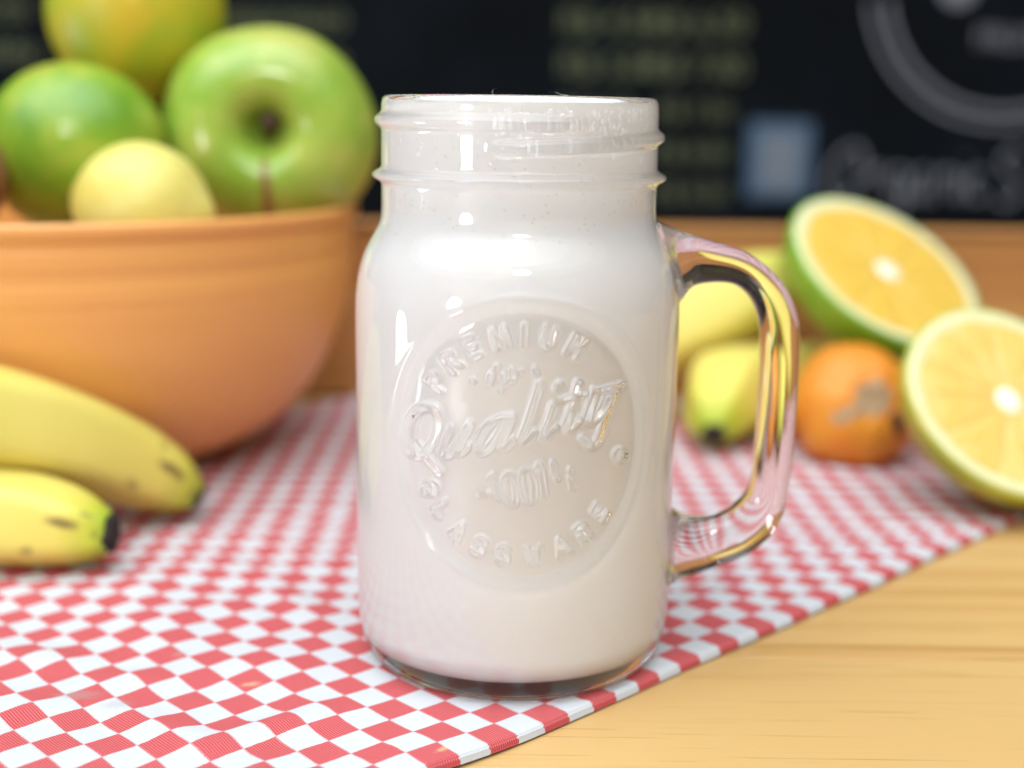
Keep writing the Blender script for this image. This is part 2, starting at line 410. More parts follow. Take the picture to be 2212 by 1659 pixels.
M['blue'] = new_mat('blue_sticker', 0.5, (0.07, 0.125, 0.20))[0]
M['paleblue'] = new_mat('pale_blue_mark', 0.5, (0.18, 0.205, 0.24))[0]

# ------------------------------------------------------------------ table (planks are its parts)
ZT = -0.0022
table = tag(empty('table', (0, 0, ZT)), 'light pine plank table top under the checked cloth', 'table')
edges = [-0.5765, -0.4615, -0.3465, -0.2315, -0.1165, -0.0015, 0.1135, 0.2060, 0.2990]
for a, b in zip(edges, edges[1:]):
    o = box('plank', -0.305, 1.1, a + 0.00012 - (a + b) / 2, b - 0.00012 - (a + b) / 2, -0.028, 0, M['pine'], table, bevel=0.0006)
    o.location = (0, (a + b) / 2, 0)

ledge = tag(empty('wooden_ledge', (0, 0.30, ZT)), 'orange-brown wooden board standing along the back of the table', 'board')
lb = box('upright_board', -0.9, 1.1, 0, 0.018, 0.0003, 0.0815, M['ledge'], ledge, bevel=0.0015)
cp = box('cap_strip', -0.9, 1.1, -0.002, 0.022, 0.0818, 0.0838, M['ledge'], ledge, bevel=0.0006)

# ------------------------------------------------------------------ tablecloth
def build_cloth():
    da = 0.0018
    A = np.arange(-0.33, 0.40, da)
    B = np.concatenate([[-0.0006, -0.0004, 0.0, 0.0006], np.arange(0.0014, 0.300, da)])
    TH = [-0.0021, -0.0010, -0.0003, 0.0]        # the rolled hem
    V = []; U = []
    RIDGES = [(-.115, -.015, R(-20), .006, .03, .0024), (-.092, -.028, R(15), .005, .025, .0020), (-.075, -.050, R(-35), .005, .02, .0022), (-.118, -.048, R(25), .006, .03, .0022), (-.055, .020, R(-50), .006, .03, .0018), (-.095, .010, R(35), .006, .02, .0018)]
    flats = [(0.001, 0.0, 0.036, 0.03)]
    for ib, b in enumerate(B):
        for a in A:
            x, y = CO + CA * a + CB * b
            n1 = noise.noise(Vector((a * 34, b * 46, 0.3))); n2 = noise.noise(Vector((a * 75 + 5, b * 60, 2.0))); n3 = noise.noise(Vector((a * 14, b * 11, 5.1)))
            z = 0.0016 * max(0, n1 + 0.15) + 0.0008 * max(0, n2) + 0.0016 * max(0, n3)
            # a soft crease near the left front
            t = (x + 0.052) * 0.80 + (y + 0.052) * 0.6; s_ = -(x + 0.052) * 0.6 + (y + 0.052) * 0.80
            z += 0.0022 * math.exp(-(s_ / 0.0055) ** 2) * math.exp(-(t / 0.020) ** 2)
            for (rx, ry, ra, rw, rl, rh) in RIDGES:
                dx, dy = x - rx, y - ry; t = dx * math.cos(ra) + dy * math.sin(ra); q = -dx * math.sin(ra) + dy * math.cos(ra)
                z += 0.55 * rh * math.exp(-(q / rw) ** 2 - (t / rl) ** 2)
            for fx, fy, fr, fw in flats:
                d = math.hypot(x - fx, y - fy); k = min(1, max(0, (d - fr) / fw)); z *= k * k * (3 - 2 * k)
            k = min(1, max(0, (b - 0.003) / 0.012)); hem = 1 - k * k * (3 - 2 * k)
            z = z * (0.25 + 0.75 * (1 - hem))
            # stitched hem: a slightly thicker first band
            z += 0.0004 * (1 / (1 + math.exp((b - 0.0075) / 0.0005))) * (0 if math.hypot(x - 0.001, y) < 0.037 else 1)
            wob = 0.0006 * noise.noise(Vector((a * 30, 7.7, 0))) + 0.0010 * noise.noise(Vector((a * 9, 1.7, 0)))
            zz = z + (TH[ib] if ib < 4 else 0)
            e = max(0.0, -a - 0.014); bend = (2.4 * e * e if e < 0.038 else 2.4 * 0.038 ** 2 + 0.182 * (e - 0.038) * math.exp(-(e - .038) / .05)) * math.exp(-b / 0.028)
            p = CO + CA * a + CB * (b + wob * hem + bend)
            V.append((p[0], p[1], zz)); U.append((a * 1000 + UO[0], b * 1000 + UO[1]))
    na = len(A); F = []
    Vn = np.array(V)
    for i in range(len(B) - 1):
        for j in range(na - 1):
            q = (i * na + j, i * na + j + 1, (i + 1) * na + j + 1, (i + 1) * na + j)
            if Vn[list(q), 1].max() < 0.2965 and Vn[list(q), 0].min() > -0.300: F.append(q)
    o = mesh('tablecloth', V, F, M['cloth'], None, True, U)
    bm = bmesh.new(); bm.from_mesh(o.data)
    bmesh.ops.delete(bm, geom=[v for v in bm.verts if not v.link_faces], context='VERTS')
    bm.to_mesh(o.data); bm.free()
    tag(o, 'red and white checked cotton cloth lying askew on the pine table', 'tablecloth')
build_cloth()

# ------------------------------------------------------------------ the mason jar mug
JX = 0.0010
jar = tag(empty('glass_jar_mug', (JX, 0, 0.0001)), 'glass handled jar mug filled with creamy white milkshake on the checked cloth', 'jar mug')
mm = 0.001
outer = [(0.0, 1.6), (14, 1.5), (24, 1.2), (30.2, 0.5), (32.3, 0.0), (34.0, 0.2), (35.6, 1.2), (37.0, 3.3), (38.0, 6.4), (38.6, 10.2), (38.85, 14.5),
         (38.95, 20), (39.0, 40), (39.0, 70), (38.95, 86), (38.65, 91.5), (37.9, 96), (36.6, 100), (34.9, 103.3), (33.6, 105.6), (32.85, 107.6), (32.55, 110), (32.5, 113), (32.5, 120), (32.45, 128), (32.4, 133.4), (32.2, 135.0), (31.7, 135.9), (31.0, 136.2)]
inner = [(30.3, 135.8), (29.9, 134.8), (29.8, 132), (29.8, 112), (29.9, 109.2), (30.6, 106.2), (32.2, 102.4), (33.6, 98.8), (34.6, 94.5), (35.1, 89), (35.3, 70), (35.4, 30), (35.4, 20), (35.1, 13.5), (34.9, 9.2), (33.0, 6.4), (29.4, 5.1), (24, 4.65), (14, 4.5), (0, 4.5)]
def dense(prof, zs):
    """outer wall radius as a smooth function of height, sampled at zs"""
    P = crom(prof, 900); idx = np.argsort(P[:, 1]); return np.interp(zs, P[idx, 1], P[idx, 0])

# single-stroke lettering ------------------------------------------------
def arc(cx, cy, rx, ry, a0, a1, n=12): return [(cx + rx * math.cos(R(a)), cy + ry * math.sin(R(a))) for a in np.linspace(a0, a1, n)]
GL = {  # unit glyphs, x 0..0.8, y 0..1
    'P': [[(0, 0), (0, 1), (.35, 1)] + arc(.35, .75, .3, .25, 90, -90, 8) + [(0, .5)]],
    'R': [[(0, 0), (0, 1), (.35, 1)] + arc(.35, .75, .3, .25, 90, -90, 8) + [(0, .5)], [(.3, .5), (.68, 0)]],
    'E': [[(.6, 1), (0, 1), (0, 0), (.6, 0)], [(0, .5), (.5, .5)]],
    'M': [[(0, 0), (.05, 1), (.4, .3), (.75, 1), (.8, 0)]],
    'I': [[(.3, 0), (.3, 1)]],
    'U': [[(0, 1), (0, .3)] + arc(.33, .3, .33, .3, 180, 360, 8) + [(.66, 1)]],
    'G': [arc(.38, .5, .38, .5, 50, 330, 14) + [(.74, .45), (.45, .45)]],
    'L': [[(0, 1), (0, 0), (.58, 0)]],
    'A': [[(0, 0), (.36, 1), (.72, 0)], [(.14, .36), (.58, .36)]],
    'S': [arc(.32, .75, .3, .25, 30, 270, 9) + arc(.32, .25, .3, .25, 90, -150, 9)],
    'W': [[(0, 1), (.2, 0), (.42, .7), (.64, 0), (.84, 1)]],
    'O': [arc(.36, .5, .34, .34, 0, 360, 16)],
}
DC = (1.8, 61.0)       # disc centre on the wall: arc length (mm), height (mm)
strokes = []           # (polyline in mm, half width, height)
def ring_text(word, angs, rad, h, inward, hw=0.55, ht=0.58):
    for chx, a in zip(word, angs):
        a = R(a); ux = np.array((math.cos(a), math.sin(a)))
        up = ux if not inward else -ux
        rt = np.array((up[1], -up[0]))
        for pl in GL[chx]:
            pts = [np.array(DC) + ux * rad + rt * ((x - .36) * h * 0.92) + up * ((y - .5) * h) for x, y in pl]
            strokes.append((np.array(pts), hw, ht))
ring_text('PREMIUM', [146, 132, 118.5, 103.5, 90, 77.5, 62.5], 24.9, 4.2, False)
ring_text('GLASSWARE', [206, 219.5, 233, 247, 260.5, 276, 292, 306, 320], 24.9, 4.0, True)
ring_text('O', [352], 24.4, 4.2, False)
SCR = {
'Q':[(-21.0,68.91),(-23.59,67.77),(-26.38,64.44),(-27.2,60.22),(-26.04,57.56),(-23.27,57.23),(-20.37,59.53),(-18.24,63.24),(-17.95,66.68),(-19.15,68.62),(-21.0,68.91)],
'Qt':[(-23.94,59.52),(-20.99,57.05),(-17.92,54.18)],
'u':[(-15.48,64.22),(-16.47,61.36),(-17.05,58.92),(-15.88,58.27),(-14.19,59.78),(-12.27,62.32),(-10.41,65.6)],
'u2':[(-10.41,65.6),(-12.0,61.83),(-13.07,59.11),(-11.98,59.48),(-10.64,61.16)],
'a':[(-5.21,66.7),(-6.99,64.8),(-8.27,61.61),(-7.99,60.06),(-6.43,60.42),(-4.15,63.39),(-2.42,66.8)],
'a0':[(-5.21,66.7),(-3.2,67.9),(-1.04,68.0)],
'a2':[(-1.04,68.0),(-2.38,64.23),(-3.36,61.34),(-2.34,61.12),(-0.84,62.71)],
'l':[(5.03,75.18),(3.6,70.21),(2.15,65.58),(1.18,62.74),(2.2,62.48),(3.95,64.28)],
'i':[(8.21,70.24),(7.24,67.06),(6.14,63.86),(7.04,63.7),(8.83,65.45)],
'id':[(9.67,74.93),(9.3,73.92)],
't':[(14.11,74.96),(12.99,70.66),(11.72,66.86),(10.96,65.22),(12.05,64.76),(14.19,66.7)],
'tb':[(10.6,71.7),(15.6,72.7)],
'y':[(18.31,73.11),(16.97,69.08),(16.18,66.54),(17.35,66.18),(19.67,68.31),(21.44,71.26)],
'y2':[(23.83,72.7),(22.16,68.83),(20.72,64.79),(19.58,61.76),(17.51,60.66),(15.72,62.41)],
'yb':[(19.21,73.03),(26.2,73.8)]}
for k, pl in SCR.items(): strokes.append((crom(pl, 5 * len(pl)) if len(pl) > 2 else np.array(pl), 0.82 if k not in ('tb', 'yb', 'u2', 'a0') else 0.55, 0.88))
SML = [[(-5.08,54.75),(-4.28,51.9),(-3.48,49.3)],[(-5.85,53.66),(-5.08,54.75)],
[(-1.5,55.15),(-2.51,53.81),(-2.21,50.4),(-0.9,48.06),(0.12,48.6),(0.2,52.03),(-0.6,54.64),(-1.5,55.15)],
[(2.3,56.24),(1.31,54.66),(1.74,51.25),(3.06,48.87),(4.21,49.38),(4.27,53.07),(3.33,55.71),(2.3,56.24)],
[(5.36,57.24),(6.06,54.08),(6.79,50.1)],[(4.61,55.95),(5.36,57.24)],
[(-8.43,50.32),(-8.38,50.27)],[(-5.81,50.5),(-5.55,49.72)],[(8.48,57.4),(8.79,55.02)],[(12.82,55.55),(12.88,55.29)],[(9.61,53.93),(9.67,53.87)],[(12.59,53.73),(13.34,51.55)],
[(-9.82,75.67),(-9.77,75.62)],[(-5.58,77.3),(-6.07,75.24)],[(-4.33,79.12),(-4.38,78.49)],[(-1.06,78.45),(-0.65,76.18)],[(0.78,77.97),(0.83,77.92)],[(3.83,78.49),(4.35,77.47)],[(-3.52,73.94),(-3.46,73.89)],[(-3.05,77.39),(-2.52,75.37),(-1.28,76.17)]]
for pl in SML: strokes.append((crom(pl, 5 * len(pl)) if len(pl) > 2 else np.array(pl), 0.55, 0.62))

def sstep(e0, e1, x):
    t = np.clip((x - e0) / (e1 - e0), 0, 1); return t * t * (3 - 2 * t)
def relief(s, z, wid=1.0, dish=0.7):
    """height (mm) of the moulded emblem at arc length s, height z"""
    d = np.hypot(s - DC[0], z - DC[1])
    h = -dish * (1 - sstep(28.4, 32.4, d))                      # shallow dished disc
    h += 0.18 * np.exp(-((d - 32.8) / 0.9) ** 2)                # thin bead round it
    e = np.zeros_like(s)
    for pl, hw, ht in strokes:
        lo = pl.min(0) - 2.0; hi = pl.max(0) + 2.0
        msk = (s > lo[0]) & (s < hi[0]) & (z > lo[1]) & (z < hi[1])
        if not msk.any(): continue
        ss, zz = s[msk], z[msk]; best = np.full(ss.shape, 1e9)
        for p0, p1 in zip(pl[:-1], pl[1:]):
            v = p1 - p0; L2 = max(v @ v, 1e-9)
            t = np.clip(((ss - p0[0]) * v[0] + (zz - p0[1]) * v[1]) / L2, 0, 1)
            best = np.minimum(best, np.hypot(ss - p0[0] - t * v[0], zz - p0[1] - t * v[1]))
        prof = ht * (1 - sstep(0.25 * hw, 1.55 * hw * wid, best))
        e[msk] = np.maximum(e[msk], prof)
    return h + e

def build_jar():
    # columns: dense across the emblem, coarse behind
    th_f = np.arange(-36, 36.01, 0.28) / 38.3 - math.pi / 2
    th_b = np.linspace(th_f[-1], th_f[0] + 2 * math.pi, 122)[1:-1]
    TH = np.concatenate([th_f, th_b]); nT = len(TH)
    th0 = TH + math.pi / 2                               # 0 at the front
    th0 = (th0 + math.pi) % (2 * math.pi) - math.pi
    S = th0 * 38.3
    P = crom(outer, 700)
    # rows: base from the curve, wall at fixed heights
    base = [tuple(p) for p in P if p[1] < 20 and not (p[1] < 19.9 and False)]
    k20 = max(i for i, p in enumerate(P) if p[1] < 20)
    base = [tuple(p) for p in P[:k20 + 1:6]]
    base = [b for b in base if b[0] > 0.5]
    zs = np.concatenate([np.arange(20, 27, 0.8), np.arange(27, 97, 0.28), np.arange(97, 114, 0.5), np.arange(114, 135.0, 0.28)])
    wall = list(zip(dense(outer[10:], zs), zs))
    top = [(32.2, 135.1), (32.0, 135.6), (31.7, 135.95), (31.3, 136.15), (31.0, 136.2), (30.6, 136.1)]
    inn = [tuple(p) for p in crom(inner, 90) if p[0] > 0.4]
    rows = base + wall + top + inn
    nb, nw, nt = len(base), len(wall), len(top)
    V = np.zeros((len(rows), nT, 3))
    for i, (r, z) in enumerate(rows):
        rr = np.full(nT, float(r)); zz = np.full(nT, float(z))
        if nb <= i < nb + nw:
            if 24 < z < 99: rr += np.where(np.abs(S) < 37, relief(S, zz), 0)
            # bead round the neck
            rr += 2.15 * np.exp(-np.abs((z - 118.0) / 1.25) ** 2.6)
            # two screw threads
            a = np.degrees(th0)                          # -90 left, 0 front, +90 right
            for a0, a1, za, slope in ((-200, 30, 130.6, -0.004), (-13, 200, 124.9, 0.0245)):
                aa = np.where(a < a0, a + 360, a)
                aa = np.where((aa > a1 + 10) & (aa - 360 > a0 - 10), aa - 360, aa)
                on = sstep(a0 - 1, a0 + 9, aa) * (1 - sstep(a1 - 14, a1, aa))
                zc = za + slope * (aa - (a0 if a0 > -100 else -90))
                rr += 1.55 * on * np.exp(-np.abs((z - zc) / 1.45) ** 3.0)
        V[i, :, 0] = rr * np.cos(TH); V[i, :, 1] = rr * np.sin(TH); V[i, :, 2] = zz
    V *= mm
    n = len(rows)
    F = grid_faces(n, nT)
    F.append(tuple(range(nT))[::-1]); F.append(tuple(range((n - 1) * nT, n * nT)))
    return mesh('jar_body', V.reshape(-1, 3), F, M['glass'], jar)
body = build_jar()

def build_milk():
    prof = [(0.05, 4.2), (14, 4.25), (24, 4.35), (29.6, 4.8), (33.2, 6.2), (35.1, 9.0), (35.3, 13.4), (35.6, 20), (35.6, 30), (35.5, 70), (35.3, 89), (34.8, 94.5), (33.8, 98.8), (32.4, 102.4), (30.8, 106.2), (30.1, 109.2), (30.0, 112), (30.0, 125), (30.0, 133.6), (29.4, 134.6), (27, 134.9), (14, 134.6), (0.05, 134.5)]
    P = crom(prof, 700); lo = [tuple(p) for p in P if p[1] < 26][::5]; hi = [tuple(p) for p in P if p[1] > 98][::4]
    mid = [(float(np.interp(z, P[(P[:, 1] > 20) & (P[:, 1] < 105)][:, 1], P[(P[:, 1] > 20) & (P[:, 1] < 105)][:, 0])), z) for z in np.arange(26.2, 98, 0.42)]
    hi = sorted([h for h in hi if h[0] > 29.9], key=lambda h: h[1]) + sorted([h for h in hi if h[0] <= 29.9], key=lambda h: -h[0])
    rows = lo + mid + hi
    th = np.concatenate([np.arange(-36, 36.01, 0.42) / 38.3, np.linspace(36.4 / 38.3, 2 * math.pi - 36.4 / 38.3, 90)])
    S = ((th + math.pi) % (2 * math.pi) - math.pi) * 38.3; T = th - math.pi / 2
    V = np.zeros((len(rows), len(T), 3))
    for i, (r, z) in enumerate(rows):
        rr = np.full(len(T), max(r, 0.05)); zz = np.full(len(T), float(z))
        if 26 < z < 98: rr = rr + 0.9 * np.where(np.abs(S) < 37, relief(S, zz, 1.15, 0.3), 0)    # the liquid fills the moulding from inside
        V[i, :, 0] = rr * np.cos(T); V[i, :, 1] = rr * np.sin(T); V[i, :, 2] = zz
    nT = len(T); n = len(rows)
    F = grid_faces(n, nT) + [tuple(range(nT))[::-1], tuple(range((n - 1) * nT, n * nT))]
    mesh('milkshake', V.reshape(-1, 3) * mm, F, M['milk'], jar)
build_milk()

def build_handle():
    out = [(34.2, 107.6), (40.0, 105.4), (46.0, 103.6), (56.7, 100.1), (64.6, 93.5), (68.6, 85.5), (69.7, 76.5), (69.8, 60.4), (68.9, 42.0), (66.8, 32.6), (60.4, 25.6), (51.3, 21.5), (43.5, 18.6), (37.9, 15.5)]
    inn = [(37.9, 85.5), (40.4, 89.0), (43.6, 92.6), (51.8, 93.2), (57.0, 89.8), (59.7, 83.4), (60.4, 75.4), (60.4, 58.0), (59.8, 44.6), (57.6, 39.2), (52.6, 35.2), (46.8, 34.0), (41.8, 35.4), (37.9, 39.5)]
    half = [9.6, 8.2, 7.0, 6.2, 5.7, 5.5, 5.4, 5.4, 5.4, 5.4, 5.5, 5.8, 7.6, 9.4]
    n = 110; O = crom(out, n); I = crom(inn, n); Hf = crom([(h,) for h in half], n)[:, 0]
    ns = 40; V = []
    for o, i, h in zip(O, I, Hf):
        c = (o + i) / 2; e = (o - i) / 2
        for k in range(ns):
            t = 2 * math.pi * k / ns; ct, st = math.cos(t), math.sin(t)
            sgn = lambda x: math.copysign(abs(x) ** (2 / 2.5), x)
            a, b = sgn(ct), sgn(st)
            V.append((*(c + e * a), h * b))
    V = [((x - 1.0) * mm, y * mm, z * mm) for x, z, y in V]
    F = grid_faces(n, ns, flip=True)
    F.append(tuple(range(ns))); F.append(tuple(range((n - 1) * ns, n * ns))[::-1])
    o = mesh('handle', V, F, M['glass'], jar)
    bm = bmesh.new(); bm.from_mesh(o.data); bmesh.ops.recalc_face_normals(bm, faces=bm.faces[:]); bm.to_mesh(o.data); bm.free()
build_handle()

def build_foam():
    rnd = random.Random(4); bm = bmesh.new()
    def bub(th, z, r, squash=0.3):
        rad = 0.0300 + 0.00004 + 0.05 * r - squash * r
        mat = Matrix.Rotation(th, 4, 'Z') @ Matrix.Translation((rad, 0, z)) @ Matrix.Diagonal((squash, 1, rnd.uniform(1.0, 1.45), 1))
        bmesh.ops.create_icosphere(bm, subdivisions=2 if r > 0.0004 else 1, radius=r, matrix=mat)
    for i in range(420):
        t = rnd.random(); a = -math.pi / 2 + rnd.gauss(0.50, 0.55)
        if abs(a + math.pi / 2) > 1.3: continue
        r = 0.00022 + 0.00105 * rnd.random() ** 3.0
        bub(a, 0.1337 - abs(rnd.gauss(0, 0.0040)) - r, r)
    for i in range(120):
        a = -math.pi / 2 + rnd.uniform(-1.3, 1.3); r = 0.0002 + 0.0003 * rnd.random()
        bub(a, 0.1335 - abs(rnd.gauss(0, 0.004)), r)
    tag(bm_obj('foam_bubbles', bm, M['foam'], jar), kind='stuff')
build_foam()

# two stray fibres on the rim
def fibre(pts, r):
    P = crom(pts, 14); V = []
    for p in P:
        for k in range(5): V.append((p[0] + r * math.cos(k * 1.2566), p[1], p[2] + r * math.sin(k * 1.2566)))
    mesh('fibre', V, grid_faces(len(P), 5), M['fibre'], jar)
fibre([(-.0058, -.0315, .1360), (-.0060, -.0316, .1366), (-.0058, -.0316, .1372), (-.0053, -.0316, .1375)], .000028)
fibre([(.0100, -.0305, .1362), (.0085, -.0306, .1364), (.0075, -.0306, .1368), (.0060, -.0306, .1369)], .000028)

# ------------------------------------------------------------------ bowl
BX, BY = -0.1768, 0.190
bowl = tag(empty('fruit_bowl', (BX, BY, 0.0002)), 'orange plastic bowl heaped with green fruit, left of the jar', 'bowl')
bo = [(0, 2.2), (40, 2.2), (46, 1.2), (50, 0.0), (54, 0.5), (62, 3.4), (72.5, 8.2), (83.5, 15.0), (92.2, 23.6), (98.6, 33), (104, 44.5), (107.6, 55), (110.2, 66.5), (110.9, 71.5), (111.3, 73.2), (111.5, 77.5), (111.3, 79.2), (111.6, 82.8), (112.0, 84.2), (112.2, 88.6), (112.0, 89.8), (112.2, 92.4), (113.3, 93.6), (113.9, 95.4), (113.9, 97.3), (113.0, 98.4)]
bi = [(111.8, 98.4), (110.9, 97.2), (109.8, 92), (109.0, 80), (107.2, 66), (104.2, 54), (100.4, 43.5), (94.6, 32), (87.5, 22), (79, 14.5), (70, 9.4), (60, 6), (50, 4.6), (0, 4.4)]
bo = [(r * 1.0165, z * 0.994) for r, z in bo]; bi = [(r * 1.0165, z * 0.994) for r, z in bi]
P1 = crom(bo, 150)
for p in P1: p[0] = max(p[0], 0)
wall_ = lathe('bowl_wall', [(p[0] * mm, p[1] * mm) for p in P1] + [(max(p[0], 0) * mm, p[1] * mm) for p in crom(bi, 60)], 128, M['bowl'], bowl, close=True)

# ------------------------------------------------------------------ whole fruit
def aim(o, d, roll=0.0):
    q = Vector(d).normalized().to_track_quat('Z', 'Y'); o.rotation_euler = (q.to_matrix() @ Matrix.Rotation(roll, 3, 'Z')).to_euler()

def apple(loc, rad, axis, label):
    t = tag(empty('apple', loc), label, 'apple'); aim(t, axis)
    pr = [(0.0, -.78), (.10, -.80), (.26, -.90), (.48, -.88), (.74, -.66), (.93, -.28), (1.0, .08), (.96, .40), (.82, .66), (.68, .78), (.53, .84), (.39, .84), (.29, .785), (.21, .675), (.15, .545), (.10, .45), (.05, .40), (0.0, .39)]
    P = crom(pr, 70)
    def df(v):
        a = math.atan2(v.y, v.x); k = v.z / rad
        f = 1 + 0.014 * math.cos(5 * a + 0.7) * (0.5 + 0.5 * abs(k)) + 0.018 * math.cos(2 * a + 1) + 0.012 * math.cos(a - 0.6)
        return Vector((v.x * f, v.y * f, v.z * (1 + 0.02 * math.cos(a + 2))))
    lathe('flesh_and_skin', [(max(p[0], 0) * rad, p[1] * rad) for p in P], 72, M['apple'], t, df)
    # russet streak running down from the hollow
    s = []
    for k in range(18):
        u = k / 17; ang = R(-93 + 5 * math.sin(u * 3)); i = 52 - int(34 * u); r_, z_ = P[i][0], P[i][1]
        w_ = (0.015 + 0.035 * math.sin(u * math.pi * 0.9)) * (1 if k not in (0, 17) else 0.15)
        for sg in (-1, 1):
            a = ang + sg * w_ / max(r_, .2); v = df(Vector((r_ * rad * math.cos(a), r_ * rad * math.sin(a), z_ * rad)))
            nrm = Vector((v.x, v.y, v.z * 0.9)).normalized(); s.append(v + nrm * 0.00025)
    f = [(2 * k, 2 * k + 1, 2 * k + 3, 2 * k + 2) for k in range(17)]
    mesh('russet_streak', s, f, M['streak'], t)
    sp = crom([(0, 0, .34), (.01, .02, .46), (.02, .05, .58), (.04, .09, .68)], 12); V = []
    for k, p in enumerate(sp):
        rr = (.055 + .025 * (k / 11) ** 3) * rad
        for j in range(10): V.append((p[0] * rad + rr * math.cos(j * .6283), p[1] * rad + rr * math.sin(j * .6283), p[2] * rad))
    mesh('stem', V, grid_faces(12, 10) + [tuple(range(110, 120)), tuple(range(10))[::-1]], M['stem'], t)
    return t
M['streak'] = skin_mat('russet', (0.22, 0.12, 0.03), (0.30, 0.16, 0.05), (0.36, 0.24, 0.06), 90, 0.6)
apple((-0.0925, 0.190, 0.1238), 0.0395, (0.10, -0.985, 0.06), 'large green apple turned stem outward at the right of the bowl')

def citrus(name, loc, rad, axis, mat, label, cat, sq=0.97, nip=0.0, seed=0, cal=True):
    t = tag(empty(name, loc), label, cat); aim(t, axis)
    pr = []
    for k in range(61):
        ph = -math.pi / 2 + math.pi * k / 60; r = math.cos(ph); z = math.sin(ph) * sq
        if nip: z += math.copysign(nip * math.exp(-(r / 0.33) ** 2), z) * (1.0 if z > 0 else 0.5)
        else: z -= 0.05 * math.exp(-(r / 0.16) ** 2) * (1 if z > 0 else 0)
        pr.append((max(r, 0) * rad, z * rad))
    rn = Vector((seed * 3.1, seed * 1.7, 0))
    df = lambda v: v * (1 + 0.03 * noise.noise(v * (0.9 / rad) + rn))
    lathe('peel', pr, 64, mat, t, df)
    if cal:
        zt = sq * rad * (1 + nip) - (0.05 * rad if not nip else 0)
        lathe('stem_button', [(0.0001, zt - 0.001), (.08 * rad, zt - 0.0005), (.085 * rad, zt + .0006), (.05 * rad, zt + .0012), (0.0001, zt + .0010)], 12, M['stem'], t, df)
    return t
citrus('orange', (-0.1482, 0.2120, 0.1690), 0.0345, (0.2, 0.9, 0.4), M['orange_yg'], 'yellow and green blotched orange on top of the bowl heap', 'orange', seed=1)
citrus('orange', (-0.1563, 0.1576, 0.1175), 0.0311, (-0.5, 0.6, 0.5), M['lime'], 'deep green orange at the left of the bowl, below the blotched one', 'orange', seed=2)
citrus('orange', (-0.1440, 0.2350, 0.1090), 0.0290, (0.2, 0.8, -0.5), M['lime'], 'green orange mostly hidden behind the apple in the bowl', 'orange', seed=3)
lem = citrus('lemon', (-0.1225, 0.1180, 0.1010), 0.0210, (0.97, -0.16, -0.10), M['lemon'], 'small pale yellow lemon at the front rim of the bowl', 'lemon', sq=1.04, nip=0.17, seed=4, cal=False)
kw = citrus('kiwi', (-0.1936, 0.1108, 0.1127), 0.0249, (-0.9, -0.2, 0.35), M['kiwi'], 'brown kiwi at the far left edge of the bowl', 'kiwi', sq=1.15, seed=5, cal=False)

# ------------------------------------------------------------------ mandarin
def mandarin():
    t = tag(empty('mandarin', (0.1350, 0.188, 0.0215)), 'orange mandarin with a grey scar, under the cut green orange', 'mandarin'); aim(t, (0.12, -0.93, 0.28), 0.3)
    rad = 0.0252
    pr = []
    for k in range(61):
        ph = -math.pi / 2 + math.pi * k / 60; r = math.cos(ph); z = math.sin(ph) * 0.84
        z -= 0.16 * math.exp(-(r / 0.30) ** 2) * (1 if z > 0 else -0.6)
        pr.append((max(r, 0) * rad, z * rad))
    df = lambda v: v * (1 + 0.05 * noise.noise(v * 45 + Vector((3, 1, 2))) + 0.012 * math.cos(7 * math.atan2(v.y, v.x)))
    lathe('peel', pr, 64, M['mandarin'], t, df)
    # scar patches hugging the peel round the stem end
    def patch(name, a0, r0, ra, rb, mat, seed):
        V = []; nr, na = 6, 22
        for i in range(nr):
            for j in range(na):
                a = 2 * math.pi * j / na; q = (i + 0.001) / (nr - 1) * (1 + 0.35 * noise.noise(Vector((math.cos(a) * 1.6, math.sin(a) * 1.6, seed))))
                x = r0 * math.cos(a0) + ra * q * math.cos(a); y = r0 * math.sin(a0) + rb * q * math.sin(a)
                r = min(math.hypot(x, y), .98); z = math.sqrt(1 - r * r) * 0.84 - 0.16 * math.exp(-(r / 0.30) ** 2)
                v = df(Vector((x * rad, y * rad, z * rad))); V.append(v + Vector((x * .3, y * .3, 1)).normalized() * (0.00035 if i < nr - 1 else -0.0003))
        mesh(name, V, grid_faces(nr, na) + [tuple(range(na))[::-1]], mat, t)
    patch('scar', R(60), 0.08, 0.34, 0.30, M['scar'], 1.0)
    patch('scar', R(185), 0.45, 0.26, 0.13, M['scar'], 4.0)
    patch('scar', R(-55), 0.48, 0.10, 0.24, M['stem'], 7.0)
mandarin()

